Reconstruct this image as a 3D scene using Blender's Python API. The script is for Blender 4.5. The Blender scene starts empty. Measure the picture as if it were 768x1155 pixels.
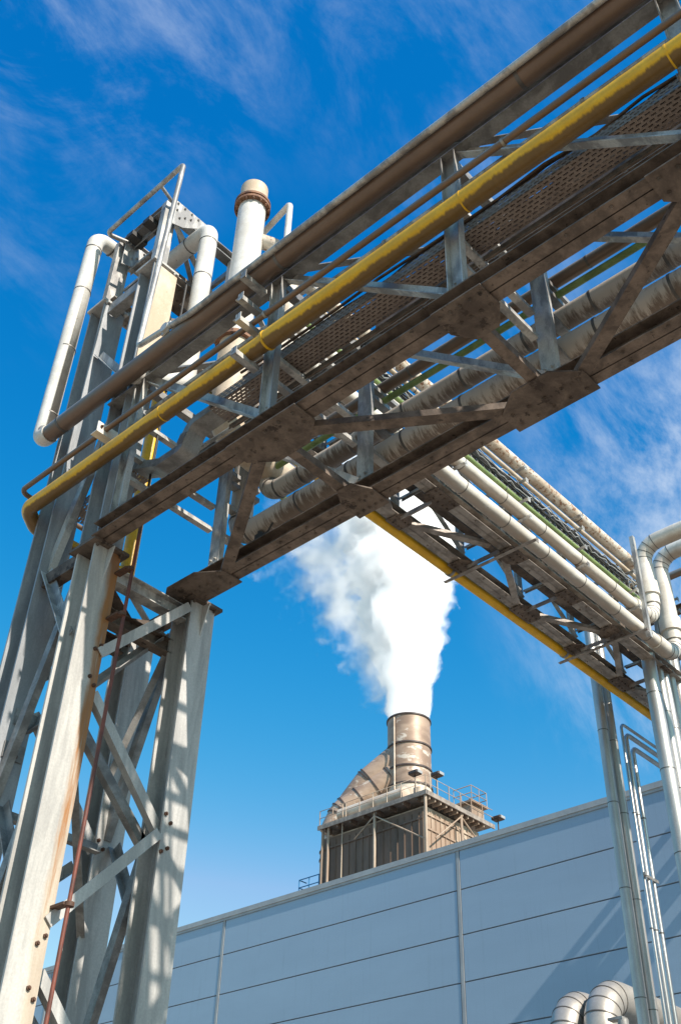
import bpy, bmesh, math, random
from mathutils import Vector, Matrix
random.seed(7)
rad = math.radians
C = bpy.context.scene.collection
sc = bpy.context.scene

# ------------------------------------------------------------------ camera
yaw, pitch, roll = rad(43.643), rad(38.792), rad(1.885)
f = Vector((math.cos(pitch)*math.cos(yaw), math.cos(pitch)*math.sin(yaw), math.sin(pitch)))
r = f.cross(Vector((0, 0, 1))).normalized(); u = r.cross(f)
r2 = math.cos(roll)*r + math.sin(roll)*u; u2 = -math.sin(roll)*r + math.cos(roll)*u
cam = bpy.data.cameras.new('camera'); co = bpy.data.objects.new('camera', cam); C.objects.link(co)
M = Matrix((r2, u2, -f)).transposed().to_4x4(); M.translation = Vector((0, 0, 1.6)); co.matrix_world = M
cam.sensor_fit = 'VERTICAL'; cam.sensor_height = 36; cam.lens = 36*1212.47/1155
cam.clip_start = 0.1; cam.clip_end = 3000
sc.camera = co

# ------------------------------------------------------------------ sky, sun, exposure
SUN = Vector((-0.10, -0.80, 0.60)).normalized()
sun_el = math.asin(SUN.z); sun_rot = math.atan2(SUN.x, SUN.y)
w = bpy.data.worlds.new('World'); sc.world = w; w.use_nodes = True
nt = w.node_tree; nt.nodes.clear()
def N(nt, typ, **k):
    n = nt.nodes.new(typ)
    for a, v in k.items():
        if a.startswith('i_'): n.inputs[a[2:].replace('_', ' ')].default_value = v
        else: setattr(n, a, v)
    return n
def mth(nt, op, a, b=None, c=None, clamp=False):
    n = nt.nodes.new('ShaderNodeMath'); n.operation = op; n.use_clamp = clamp
    for i, v in enumerate((a, b, c)):
        if v is None: continue
        if isinstance(v, (int, float)): n.inputs[i].default_value = v
        else: nt.links.new(v, n.inputs[i])
    return n.outputs[0]
def mixc(nt, fac, a, b, blend='MIX'):
    n = nt.nodes.new('ShaderNodeMix'); n.data_type = 'RGBA'; n.blend_type = blend
    for s, v in ((0, fac), (6, a), (7, b)):
        if isinstance(v, (int, float)): n.inputs[s].default_value = v
        elif isinstance(v, tuple): n.inputs[s].default_value = (*v[:3], 1)
        else: nt.links.new(v, n.inputs[s])
    return n.outputs[2]
def sstep(nt, x, lo, hi):
    n = nt.nodes.new('ShaderNodeMapRange'); n.interpolation_type = 'SMOOTHSTEP'
    nt.links.new(x, n.inputs[0]); n.inputs[1].default_value = lo; n.inputs[2].default_value = hi
    return n.outputs[0]
sky = N(nt, 'ShaderNodeTexSky', sky_type='NISHITA', sun_disc=False, sun_elevation=sun_el, sun_rotation=sun_rot,
        altitude=0, air_density=1.0, dust_density=0.25, ozone_density=3.0)
hs = N(nt, 'ShaderNodeHueSaturation', i_Saturation=1.36, i_Value=1.0)
hs.inputs['Hue'].default_value = 0.495
nt.links.new(sky.outputs[0], hs.inputs['Color'])
tc = N(nt, 'ShaderNodeTexCoord')
mp = N(nt, 'ShaderNodeMapping'); nt.links.new(tc.outputs['Generated'], mp.inputs[0])
mp.inputs['Rotation'].default_value = (0.3, 0.5, 0.9); mp.inputs['Scale'].default_value = (1.0, 2.1, 1.2)
n1 = N(nt, 'ShaderNodeTexNoise', i_Scale=3.4, i_Detail=10.0, i_Roughness=0.66, i_Distortion=0.8); nt.links.new(mp.outputs[0], n1.inputs['Vector'])
n2 = N(nt, 'ShaderNodeTexNoise', i_Scale=9.0, i_Detail=7.0, i_Roughness=0.65, i_Distortion=0.3); nt.links.new(mp.outputs[0], n2.inputs['Vector'])
def blob(dx, dy, dz, c0, c1):       # a bank of thin cloud round one direction of the sky
    d = Vector((dx, dy, dz)).normalized()
    vm = N(nt, 'ShaderNodeVectorMath', operation='DOT_PRODUCT'); nrm = N(nt, 'ShaderNodeVectorMath', operation='NORMALIZE')
    nt.links.new(tc.outputs['Generated'], nrm.inputs[0]); nt.links.new(nrm.outputs[0], vm.inputs[0]); vm.inputs[1].default_value = d
    return sstep(nt, vm.outputs['Value'], math.cos(rad(c0)), math.cos(rad(c1)))
CLOUDS = [((0.10, 0.42, 0.90), 17, 3, 0.8), ((0.30, 0.24, 0.92), 14, 2, 0.45), ((0.80, 0.23, 0.56), 17, 2, 1.7), ((0.20, 0.60, 0.78), 9, 1, 0.35),
          ((0.52, 0.32, 0.80), 9, 2, .5)]
msk = None
for d, c0, c1, amp in CLOUDS:
    b = mth(nt, 'MULTIPLY', blob(*d, c0, c1), amp)
    msk = b if msk is None else mth(nt, 'MAXIMUM', msk, b)
nn = mth(nt, 'ADD', mth(nt, 'MULTIPLY', n1.outputs[0], 0.65), mth(nt, 'MULTIPLY', n2.outputs[0], 0.35))
cl = mth(nt, 'MULTIPLY', sstep(nt, nn, 0.43, 0.68), mth(nt, 'MULTIPLY', msk, 0.50), clamp=True)
gm = N(nt, 'ShaderNodeGamma', i_Gamma=1.18); nt.links.new(mixc(nt, 1.0, hs.outputs[0], (1.15, 1.05, 0.91), 'MULTIPLY'), gm.inputs[0])
sp = N(nt, 'ShaderNodeSeparateColor'); nt.links.new(gm.outputs[0], sp.inputs[0])      # colour response of the polarised clear sky
cB = mth(nt, 'MULTIPLY', mth(nt, 'POWER', sp.outputs[2], 0.454), 1.936)
cG = mth(nt, 'MINIMUM', mth(nt, 'MULTIPLY', mth(nt, 'POWER', sp.outputs[1], 0.902), 1.13), mth(nt, 'MULTIPLY', cB, 0.92))
cR = mth(nt, 'MINIMUM', mth(nt, 'MULTIPLY', mth(nt, 'POWER', sp.outputs[0], 2.2), 8.2), mth(nt, 'MULTIPLY', cG, 0.54))
cb_ = N(nt, 'ShaderNodeCombineColor'); [nt.links.new(v, cb_.inputs[i]) for i, v in enumerate((cR, cG, cB))]
skyc = mixc(nt, cl, cb_.outputs[0], (3.6, 4.1, 4.8))
bg = N(nt, 'ShaderNodeBackground', i_Strength=0.15); nt.links.new(skyc, bg.inputs[0])
wo = N(nt, 'ShaderNodeOutputWorld'); nt.links.new(bg.outputs[0], wo.inputs[0])

sl = bpy.data.lights.new('sun', 'SUN'); sl.energy = 5.0; sl.angle = rad(0.5); sl.color = (1.0, 0.92, 0.82)
so = bpy.data.objects.new('sun', sl); C.objects.link(so)
so.rotation_euler = SUN.to_track_quat('Z', 'Y').to_euler(); so.location = (0, 0, 60)
sc.view_settings.view_transform = 'Standard'; sc.view_settings.look = 'None'
sc.view_settings.exposure = 0.48; sc.view_settings.gamma = 1.0
sc.cycles.volume_bounces = 22; sc.cycles.max_bounces = 24; sc.cycles.diffuse_bounces = 4; sc.cycles.glossy_bounces = 4
sc.cycles.transparent_max_bounces = 24
sc.cycles.volume_step_rate = 1.0; sc.cycles.use_denoising = True

# ------------------------------------------------------------------ materials
def base(name):
    m = bpy.data.materials.new(name); m.use_nodes = True
    nt = m.node_tree; b = nt.nodes['Principled BSDF']; return m, nt, b
def coords(nt, stretch=(1, 1, 1)):
    tc = N(nt, 'ShaderNodeTexCoord'); mp = N(nt, 'ShaderNodeMapping'); mp.inputs['Scale'].default_value = stretch
    nt.links.new(tc.outputs['Object'], mp.inputs[0]); return mp.outputs[0], tc
def noise(nt, vec, scale, detail=6, rough=0.6, dist=0.0):
    n = N(nt, 'ShaderNodeTexNoise', i_Scale=scale, i_Detail=detail, i_Roughness=rough, i_Distortion=dist)
    nt.links.new(vec, n.inputs['Vector']); return n.outputs[0]
def weather(name, c1, c2, spot=None, stretch=(1, 1, 1), scale=3.0, metallic=0.0, rough=0.55, lo=0.38, hi=0.62,
            spot_at=0.62, spot_scale=14, bump=0.15, extra=None):
    m, nt, b = base(name)
    v, tc = coords(nt, stretch)
    n1 = noise(nt, v, scale, 8, 0.65, 0.3)
    col = mixc(nt, sstep(nt, n1, lo, hi), c1, c2)
    n2 = noise(nt, v, spot_scale, 6, 0.7)
    if spot: col = mixc(nt, sstep(nt, n2, spot_at, spot_at+0.06), col, spot)
    fine = noise(nt, tc.outputs['Object'], 60, 3)
    col = mixc(nt, mth(nt, 'MULTIPLY', sstep(nt, fine, 0.3, 0.7), 0.22), col, tuple(x*0.55 for x in c2))
    if extra: col = extra(nt, tc, col)
    nt.links.new(col, b.inputs['Base Color'])
    b.inputs['Metallic'].default_value = metallic
    rr = mth(nt, 'ADD', mth(nt, 'MULTIPLY', n2, 0.3), rough-0.15); nt.links.new(rr, b.inputs['Roughness'])
    bp = N(nt, 'ShaderNodeBump', i_Strength=bump, i_Distance=0.01); nt.links.new(n2, bp.inputs['Height']); nt.links.new(bp.outputs[0], b.inputs['Normal'])
    return m

def rust_run(x0, x1, z0, z1):
    def ex(nt, tc, col):
        s = N(nt, 'ShaderNodeSeparateXYZ'); nt.links.new(tc.outputs['Object'], s.inputs[0])
        mp = N(nt, 'ShaderNodeMapping'); mp.inputs['Scale'].default_value = (14, 14, 0.9); nt.links.new(tc.outputs['Object'], mp.inputs[0])
        st = noise(nt, mp.outputs[0], 1.6, 6, 0.7)
        mp2 = N(nt, 'ShaderNodeMapping'); mp2.inputs['Scale'].default_value = (3, 3, 1); nt.links.new(tc.outputs['Object'], mp2.inputs[0])
        n = noise(nt, mp2.outputs[0], 1.7, 5)
        x = mth(nt, 'ADD', s.outputs[0], mth(nt, 'MULTIPLY', mth(nt, 'SUBTRACT', n, 0.5), 0.16))
        a = sstep(nt, x, x0, x1); z = sstep(nt, mth(nt, 'ADD', s.outputs[2], mth(nt, 'MULTIPLY', mth(nt, 'SUBTRACT', st, 0.5), 6.0)), z0, z1)
        k = mth(nt, 'MULTIPLY', mth(nt, 'MULTIPLY', a, z), mth(nt, 'ADD', 0.5, mth(nt, 'MULTIPLY', st, 0.9)), clamp=True)
        rc = mixc(nt, st, (0.10, 0.035, 0.012), (0.48, 0.22, 0.07))
        c2 = mixc(nt, mth(nt, 'MULTIPLY', a, 0.38), col, (0.55, 0.38, 0.20))
        return mixc(nt, k, c2, rc)
    return ex
GZ = dict(metallic=0.35, rough=0.5)
M_gal = weather('galvanised_steel', (0.54, 0.52, 0.48), (0.27, 0.26, 0.25), (0.16, 0.11, 0.07), (3, 3, 1.2), 1.8, bump=.07, lo=.42, hi=.58, spot_at=0.64, **GZ)
M_gald = weather('dull_galvanised_steel', (0.36, 0.35, 0.33), (0.19, 0.18, 0.17), (0.13, 0.08, 0.05), (2, 2, 2), 2.0, spot_at=0.66, **GZ)
M_brown = weather('dusty_brown_steel', (0.20, 0.150, 0.115), (0.09, 0.066, 0.050), (0.045, 0.033, 0.025), (2, 2, 2), 3.0, metallic=0.1, rough=0.7, spot_at=0.60, spot_scale=8)
M_bgrey = weather('grey_brown_steel', (0.36, 0.32, 0.28), (0.19, 0.16, 0.135), (0.08, 0.06, 0.05), (2, 2, 2), 2.4, metallic=0.2, rough=0.55, spot_at=0.64)
M_plate = weather('rust_blotched_plate', (0.165, 0.125, 0.096), (0.08, 0.058, 0.044), (0.04, 0.027, 0.02), (1, 1, 1), 5.0, metallic=0.1, rough=0.75, spot_at=0.57, spot_scale=7)
M_col = weather('pale_column_steel', (0.52, 0.50, 0.465), (0.34, 0.33, 0.31), (0.26, 0.20, 0.13), (4, 4, 0.5), 1.5, metallic=0.08, rough=0.55, spot_at=0.72)
M_colA = weather('rust_streaked_column_steel', (0.54, 0.515, 0.47), (0.36, 0.345, 0.32), (0.28, 0.18, 0.10), (4, 4, 0.5), 1.5, metallic=0.05, rough=0.55, spot_at=0.72, extra=rust_run(0.015, 0.07, 3.9, 5.6))
M_colg = weather('grey_column_steel', (0.38, 0.385, 0.39), (0.25, 0.26, 0.27), (0.20, 0.16, 0.12), (3, 3, 0.6), 1.6, metallic=0.25, rough=0.5, spot_at=0.72)
M_tan = weather('tan_stained_steel', (0.62, 0.52, 0.40), (0.50, 0.38, 0.26), (0.30, 0.16, 0.08), (2, 2, 1), 1.6, rough=0.6, spot_at=0.66)
M_yel = weather('yellow_paint', (0.78, 0.44, 0.006), (0.64, 0.35, 0.006), (0.20, 0.11, 0.03), (2, 2, 2), 2.0, rough=0.38, spot_at=0.66)
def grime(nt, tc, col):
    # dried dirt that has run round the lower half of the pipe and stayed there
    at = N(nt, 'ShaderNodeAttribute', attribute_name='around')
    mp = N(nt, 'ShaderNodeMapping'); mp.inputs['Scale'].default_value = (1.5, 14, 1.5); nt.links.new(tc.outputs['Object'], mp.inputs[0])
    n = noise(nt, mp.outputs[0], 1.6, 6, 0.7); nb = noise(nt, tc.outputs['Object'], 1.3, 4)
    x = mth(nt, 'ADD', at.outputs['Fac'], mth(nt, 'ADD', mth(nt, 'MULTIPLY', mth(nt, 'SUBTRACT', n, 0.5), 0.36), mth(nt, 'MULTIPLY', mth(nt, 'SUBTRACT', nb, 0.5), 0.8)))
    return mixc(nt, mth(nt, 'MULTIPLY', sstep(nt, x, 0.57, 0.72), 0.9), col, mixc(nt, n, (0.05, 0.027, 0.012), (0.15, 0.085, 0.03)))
M_yeld = weather('yellow_paint_with_dried_grime', (0.80, 0.45, 0.006), (0.68, 0.37, 0.006), (0.25, 0.13, 0.03), (2, 2, 2), 2.0, rough=0.36, spot_at=0.70, extra=grime)
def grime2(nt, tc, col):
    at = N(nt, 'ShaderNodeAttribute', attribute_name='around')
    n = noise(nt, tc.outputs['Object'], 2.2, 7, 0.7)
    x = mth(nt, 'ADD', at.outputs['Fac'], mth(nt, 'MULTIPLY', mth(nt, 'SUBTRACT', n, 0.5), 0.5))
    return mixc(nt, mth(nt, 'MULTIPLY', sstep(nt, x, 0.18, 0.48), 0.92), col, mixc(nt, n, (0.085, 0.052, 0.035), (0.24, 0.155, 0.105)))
M_bpipe = weather('brown_weathered_pipe', (0.36, 0.33, 0.29), (0.22, 0.19, 0.16), (0.08, 0.05, 0.035), (2, .5, 2), 2.0, metallic=0.3, rough=0.42, spot_at=0.66, extra=grime2)
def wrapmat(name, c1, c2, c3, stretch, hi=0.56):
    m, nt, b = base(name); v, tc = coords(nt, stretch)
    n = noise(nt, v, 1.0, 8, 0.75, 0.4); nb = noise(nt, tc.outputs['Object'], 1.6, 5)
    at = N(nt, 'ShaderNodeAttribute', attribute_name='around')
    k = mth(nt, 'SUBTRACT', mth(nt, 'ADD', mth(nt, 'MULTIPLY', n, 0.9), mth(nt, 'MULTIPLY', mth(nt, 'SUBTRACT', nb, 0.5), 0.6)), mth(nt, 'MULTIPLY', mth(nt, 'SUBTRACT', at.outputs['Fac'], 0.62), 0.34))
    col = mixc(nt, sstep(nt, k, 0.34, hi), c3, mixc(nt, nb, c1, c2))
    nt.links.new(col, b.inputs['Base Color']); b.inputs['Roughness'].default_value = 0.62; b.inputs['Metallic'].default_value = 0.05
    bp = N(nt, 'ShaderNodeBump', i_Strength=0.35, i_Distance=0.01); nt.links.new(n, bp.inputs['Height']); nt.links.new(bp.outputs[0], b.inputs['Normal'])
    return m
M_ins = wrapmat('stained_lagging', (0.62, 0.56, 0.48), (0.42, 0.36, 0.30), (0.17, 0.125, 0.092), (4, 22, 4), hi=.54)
M_white = weather('white_lagged_pipe', (0.74, 0.71, 0.66), (0.60, 0.56, 0.50), (0.35, 0.24, 0.15), (1, 2, 2), 1.4, rough=0.45, spot_at=0.68)
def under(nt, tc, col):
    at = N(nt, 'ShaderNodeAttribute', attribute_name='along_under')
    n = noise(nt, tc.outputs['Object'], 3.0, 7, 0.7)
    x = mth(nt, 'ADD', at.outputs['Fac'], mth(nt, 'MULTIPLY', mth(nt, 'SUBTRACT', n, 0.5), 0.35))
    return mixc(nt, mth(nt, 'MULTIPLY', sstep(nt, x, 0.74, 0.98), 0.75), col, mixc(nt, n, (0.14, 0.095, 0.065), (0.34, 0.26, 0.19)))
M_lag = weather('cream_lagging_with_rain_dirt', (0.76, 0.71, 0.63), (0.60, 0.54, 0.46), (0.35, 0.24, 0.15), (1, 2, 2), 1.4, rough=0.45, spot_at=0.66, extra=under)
M_rwhite = weather('rust_speckled_white_pipe', (0.72, 0.66, 0.56), (0.55, 0.44, 0.33), (0.28, 0.14, 0.07), (1, 1, 1), 4, rough=0.55, spot_at=0.53, spot_scale=16)
M_stain = weather('stainless_cladding', (0.56, 0.53, 0.49), (0.44, 0.42, 0.39), None, (2, 2, .6), 1.5, metallic=0.65, rough=0.42, bump=0.05)
M_duct = weather('dull_duct_cladding', (0.50, 0.46, 0.41), (0.36, 0.33, 0.29), None, (1, 1, 1), 1.5, metallic=0.45, rough=0.45, bump=0.05)
M_bright = weather('bright_stainless_tube', (0.66, 0.64, 0.62), (0.50, 0.47, 0.44), None, (3, 3, .4), 1.5, metallic=0.85, rough=0.3, bump=0.03)
M_green = weather('green_pipe_paint', (0.24, 0.32, 0.10), (0.15, 0.21, 0.06), (0.10, 0.09, 0.04), (1, 2, 2), 3, rough=0.45)
M_rod = weather('red_brown_rod', (0.20, 0.055, 0.032), (0.10, 0.035, 0.024), None, (1, 1, 1), 4, rough=0.6)
M_dark = weather('dark_cable_sheath', (0.05, 0.045, 0.04), (0.025, 0.022, 0.02), None, (1, 1, 1), 4, rough=0.6)
M_cab = weather('rusty_brown_cable_bundle', (0.13, 0.075, 0.04), (0.05, 0.03, 0.02), (0.3, 0.2, 0.12), (1, 1, 1), 8, rough=0.7, spot_at=.66, spot_scale=30)
M_bolt = weather('rusted_bolt_steel', (0.12, 0.055, 0.03), (0.07, 0.035, 0.02), None, (1, 1, 1), 20, rough=0.7)
M_joint = weather('dark_joint_band', (0.16, 0.145, 0.13), (0.10, 0.09, 0.08), None, (1, 1, 1), 8, metallic=.3, rough=0.5)
M_flange = weather('rusted_flange', (0.30, 0.15, 0.08), (0.17, 0.08, 0.045), (0.08, 0.04, 0.03), (1, 1, 1), 10, rough=0.75, spot_at=.55)
def runs(nt, tc, col):       # faint rain runs below the joints
    mp = N(nt, 'ShaderNodeMapping'); mp.inputs['Scale'].default_value = (1, 7, .35); nt.links.new(tc.outputs['Object'], mp.inputs[0])
    n = noise(nt, mp.outputs[0], 1.4, 7, 0.72)
    return mixc(nt, mth(nt, 'MULTIPLY', sstep(nt, n, 0.52, 0.80), 0.38), col, (0.20, 0.25, 0.31))
M_panel = weather('blue_grey_wall_cladding', (0.345, 0.445, 0.545), (0.305, 0.395, 0.49), None, (1, .12, .5), 0.9, metallic=.15, rough=0.40, lo=.3, hi=.7, bump=0.02, extra=runs)
M_trim = weather('pale_grey_wall_trim', (0.42, 0.42, 0.41), (0.36, 0.36, 0.36), None, (1, 1, 1), 2, metallic=.2, rough=0.5)
M_seam = weather('seam_gasket', (0.17, 0.20, 0.23), (0.13, 0.15, 0.18), None, (1, 1, 1), 2)
def bands(nt, tc, col):      # soot and scale in vertical runs and broad bands on the old boiler house
    mp = N(nt, 'ShaderNodeMapping'); mp.inputs['Scale'].default_value = (1.2, 1.2, .12); nt.links.new(tc.outputs['Object'], mp.inputs[0])
    n = noise(nt, mp.outputs[0], 1.3, 6, 0.7)
    return mixc(nt, mth(nt, 'MULTIPLY', sstep(nt, n, 0.45, 0.68), 0.7), col, (0.20, 0.135, 0.095))
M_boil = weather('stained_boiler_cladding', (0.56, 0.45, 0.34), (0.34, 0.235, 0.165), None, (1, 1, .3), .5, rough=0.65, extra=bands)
M_boild = weather('shade_toned_cladding', (0.19, 0.125, 0.09), (0.10, 0.068, 0.048), None, (1, 1, .2), .8, rough=0.65, extra=bands)  # same stained cladding, colour darkened to paint in the shade of the unlit side
M_stk = weather('heat_stained_chimney_steel', (0.47, 0.33, 0.235), (0.30, 0.20, 0.14), (0.66, 0.56, 0.46), (.5, .5, 1.2), .9, metallic=.15, rough=0.5, spot_at=.56, spot_scale=1.1, bump=.03)
M_stkl = weather('pale_chimney_steel', (0.72, 0.62, 0.50), (0.52, 0.38, 0.27), None, (.5, .5, 1.2), .9, metallic=.1, rough=0.5, bump=.03)
M_ring = weather('dark_ring_steel', (0.09, 0.06, 0.05), (0.05, 0.035, 0.03), None)
M_blue = weather('blue_rail_paint', (0.03, 0.22, 0.45), (0.03, 0.16, 0.36), None)
M_ground = weather('yard_concrete', (0.38, 0.31, 0.235), (0.29, 0.235, 0.18), (0.18, 0.16, 0.14), (1, 1, 1), 0.25, rough=0.85, spot_at=.66, spot_scale=1.3)
M_boildk = weather('weathered_deck_steel', (0.36, 0.30, 0.25), (0.22, 0.18, 0.15), None, rough=.6)
# perforated tray: punched slots, open right through
M_perf, nt, b = base('perforated_tray_steel')
v, tc = coords(nt); s = N(nt, 'ShaderNodeSeparateXYZ'); nt.links.new(tc.outputs['Object'], s.inputs[0])
row = mth(nt, 'MULTIPLY', mth(nt, 'ADD', s.outputs[0], s.outputs[2]), 33.0)
rf = mth(nt, 'FRACT', row); rfl = mth(nt, 'FLOOR', row)
cy = mth(nt, 'FRACT', mth(nt, 'ADD', mth(nt, 'MULTIPLY', s.outputs[1], 18.0), mth(nt, 'MULTIPLY', rfl, 0.5)))
slot = mth(nt, 'MULTIPLY', mth(nt, 'LESS_THAN', rf, 0.42), mth(nt, 'LESS_THAN', cy, 0.66))
n = noise(nt, v, 6, 6)
nt.links.new(mixc(nt, n, (0.13, 0.10, 0.085), (0.38, 0.31, 0.26)), b.inputs['Base Color']); b.inputs['Roughness'].default_value = .55; b.inputs['Metallic'].default_value = .3
nt.links.new(mth(nt, 'SUBTRACT', 1.0, slot), b.inputs['Alpha'])

# ------------------------------------------------------------------ mesh helpers
class MB:
    def __init__(s): s.v = []; s.f = []; s.sm = []; s.at = []; s.un = []
    def add(s, vs, fs, smooth=False, at=None, un=None):
        o = len(s.v); s.v += [Vector(x) for x in vs]; s.f += [tuple(i+o for i in q) for q in fs]
        s.sm += [smooth]*len(fs); s.at += at if at else [0.0]*len(vs); s.un += un if un else [0.0]*len(vs); return s
    def build(s, name, mat, parent=None, label=None, bevel=0):
        me = bpy.data.meshes.new(name); off = Vector(parent['_at']) if parent is not None else Vector((0, 0, 0))
        me.from_pydata([tuple(v-off) for v in s.v], [], s.f); me.polygons.foreach_set('use_smooth', s.sm)
        if any(s.at):
            a = me.attributes.new('around', 'FLOAT', 'POINT'); a.data.foreach_set('value', s.at)
            a = me.attributes.new('along_under', 'FLOAT', 'POINT'); a.data.foreach_set('value', s.un)
        bm = bmesh.new(); bm.from_mesh(me); bmesh.ops.recalc_face_normals(bm, faces=bm.faces); bm.to_mesh(me); bm.free()
        me.materials.append(mat); o = bpy.data.objects.new(name, me); C.objects.link(o)
        if parent is not None:
            o['_at'] = parent['_at']
            if parent.type == 'EMPTY': o.parent = parent
            else: o.parent = parent
        if label: o['label'] = label
        if bevel:
            b = o.modifiers.new('bevel', 'BEVEL'); b.width = bevel; b.segments = 1; b.limit_method = 'ANGLE'
        return o
def thing(name, label, cat, at=(0, 0, 0), group=None, kind=None):
    o = bpy.data.objects.new(name, None); C.objects.link(o); o.location = at; o.empty_display_size = 0.3
    o['_at'] = tuple(at); o['label'] = label; o['category'] = cat
    if group: o['group'] = group
    if kind: o['kind'] = kind
    return o
def tag(o, label, cat, group=None, kind=None):
    if label: o['label'] = label
    if cat: o['category'] = cat
    if group: o['group'] = group
    if kind: o['kind'] = kind
    return o
def box(mb, a, b):
    x0, y0, z0 = a; x1, y1, z1 = b
    vs = [(x, y, z) for x in (x0, x1) for y in (y0, y1) for z in (z0, z1)]
    mb.add(vs, [(0, 1, 3, 2), (4, 6, 7, 5), (0, 4, 5, 1), (2, 3, 7, 6), (0, 2, 6, 4), (1, 5, 7, 3)]); return mb
def prism(mb, poly, p0, p1, side):
    """extrude poly [(s, n)] from p0 to p1; 'side' fixes the s axis"""
    p0, p1 = Vector(p0), Vector(p1); d = (p1-p0).normalized(); s = Vector(side); s = (s-d*s.dot(d)).normalized(); n = d.cross(s)
    vs = [p+s*a+n*b for p in (p0, p1) for a, b in poly]; k = len(poly)
    fs = [(i, (i+1) % k, k+(i+1) % k, k+i) for i in range(k)] + [tuple(range(k))[::-1], tuple(range(k, 2*k))]
    mb.add(vs, fs); return mb
def Hsec(b, h, tf, tw):      # flanges at +-h/2 along n, width b along s
    return [(-b/2, -h/2), (b/2, -h/2), (b/2, -h/2+tf), (tw/2, -h/2+tf), (tw/2, h/2-tf), (b/2, h/2-tf), (b/2, h/2), (-b/2, h/2), (-b/2, h/2-tf), (-tw/2, h/2-tf), (-tw/2, -h/2+tf), (-b/2, -h/2+tf)]
def Lsec(a, b, t, sa=1, sb=1): return [(x*sa, y*sb) for x, y in [(0, 0), (a, 0), (a, t), (t, t), (t, b), (0, b)]]
def Csec(h, b, t, sb=1):     # web on s, flanges towards +n
    return [(x, y*sb) for x, y in [(-h/2, 0), (h/2, 0), (h/2, b), (h/2-t, b), (h/2-t, t), (-h/2+t, t), (-h/2+t, b), (-h/2, b)]]
def fillet(pts, R):
    pts = [Vector(p) for p in pts]; out = [pts[0]]
    for i in range(1, len(pts)-1):
        a, p, b = pts[i-1], pts[i], pts[i+1]; d0 = (a-p).normalized(); d1 = (b-p).normalized()
        ang = d0.angle(d1)
        if ang > math.pi-0.02: out.append(p); continue
        t = min(R/math.tan(ang/2), (a-p).length*.49, (b-p).length*.49); rr = t*math.tan(ang/2)
        c = p+(d0+d1).normalized()*(rr/math.sin(ang/2)); s = (p+d0*t-c).normalized(); e = (p+d1*t-c).normalized()
        k = 8
        for j in range(k+1): out.append(c+s.slerp(e, j/k)*rr)
    out.append(pts[-1]); return out
def tube(mb, pts, rr, seg=20, caps=True, radii=None):
    pts = [Vector(p) for p in pts]; n = len(pts)
    tang = [((pts[min(i+1, n-1)]-pts[max(i-1, 0)]).normalized()) for i in range(n)]
    ref = Vector((0, 0, 1)) if abs(tang[0].z) < 0.9 else Vector((1, 0, 0))
    s = (ref-tang[0]*ref.dot(tang[0])).normalized(); vs = []; at = []; un = []
    for i in range(n):
        s = (s-tang[i]*s.dot(tang[i])).normalized(); q = tang[i].cross(s); R = radii[i] if radii else rr
        for j in range(seg):
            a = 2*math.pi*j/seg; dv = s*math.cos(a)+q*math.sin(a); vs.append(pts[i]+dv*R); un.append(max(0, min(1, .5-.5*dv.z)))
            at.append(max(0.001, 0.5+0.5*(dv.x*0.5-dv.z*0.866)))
    fs = [(i*seg+j, i*seg+(j+1) % seg, (i+1)*seg+(j+1) % seg, (i+1)*seg+j) for i in range(n-1) for j in range(seg)]
    mb.add(vs, fs, True, at, un)
    if caps: mb.add([vs[j] for j in range(seg)], [tuple(range(seg))[::-1]]); mb.add([vs[(n-1)*seg+j] for j in range(seg)], [tuple(range(seg))])
    return mb
def ring(mb, c, axis, R, w, seg=24):
    c = Vector(c); a = Vector(axis).normalized(); tube(mb, [c-a*w/2, c+a*w/2], R, seg); return mb
def bolt(mb, p, nrm, R=0.016, h=0.016):
    p = Vector(p); a = Vector(nrm).normalized(); tube(mb, [p, p+a*h], R, 6); tube(mb, [p+a*h, p+a*(h+.01)], R*.5, 8)
def mb(): return MB()
def pipe(name, label, cat, pts, rr, mat, R=None, joints=(), jw=0.02, jr=1.035, jmat=None, group=None, seg=20, at=None, extra=None):
    """a run of pipe: body, and one band or flange for each joint (position on the path given as a point and an axis)"""
    t = thing(name, label, cat, at or pts[0], group)
    tube(mb(), fillet(pts, R or rr*2.6), rr, seg).build('pipe_wall', mat, t)
    for p, ax in joints: ring(mb(), p, ax, rr*jr, jw).build('joint_band', jmat or M_joint, t)
    return t
X, Y, Z = Vector((1, 0, 0)), Vector((0, 1, 0)), Vector((0, 0, 1))

# ------------------------------------------------------------------ the ground
g = mb(); g.add([(-900, -900, 0), (1600, -900, 0), (1600, 1600, 0), (-900, 1600, 0)], [(0, 1, 2, 3)])
tag(g.build('ground', M_ground), None, None, kind='structure')

# ------------------------------------------------------------------ warehouse with blue-grey panel wall
wh = thing('warehouse', 'long blue-grey warehouse with smooth horizontal wall panels and a pale roof edge', 'building', (20, 15, 0))
WX, WT = 20.0, 11.5
rows = [11.40, 10.42, 9.40, 8.39, 7.38, 6.37, 5.36, 4.35, 3.34, 2.33, 1.32, 0.0]
ys = [-17.4, -9.3, -1.25, 6.82, 14.91, 22.98, 31.05, 39.1]
p = mb()
for j in range(len(ys)-1):
    for i in range(len(rows)-1):
        box(p, (WX, ys[j]+.06, rows[i+1]+.012), (WX+.06, ys[j+1]-.06, rows[i]-.012))
p.build('wall_panel_sheet', M_panel, wh, bevel=.006)
box(mb(), (WX+.035, ys[0], 0), (WX+24, ys[-1], 11.3)).build('wall', M_seam, wh)
for y in ys:
    q = mb(); box(q, (WX-.012, y-.05, 0.02), (WX+.03, y+.035, 11.385)); q.build('seam_cover', M_trim, wh)
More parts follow.
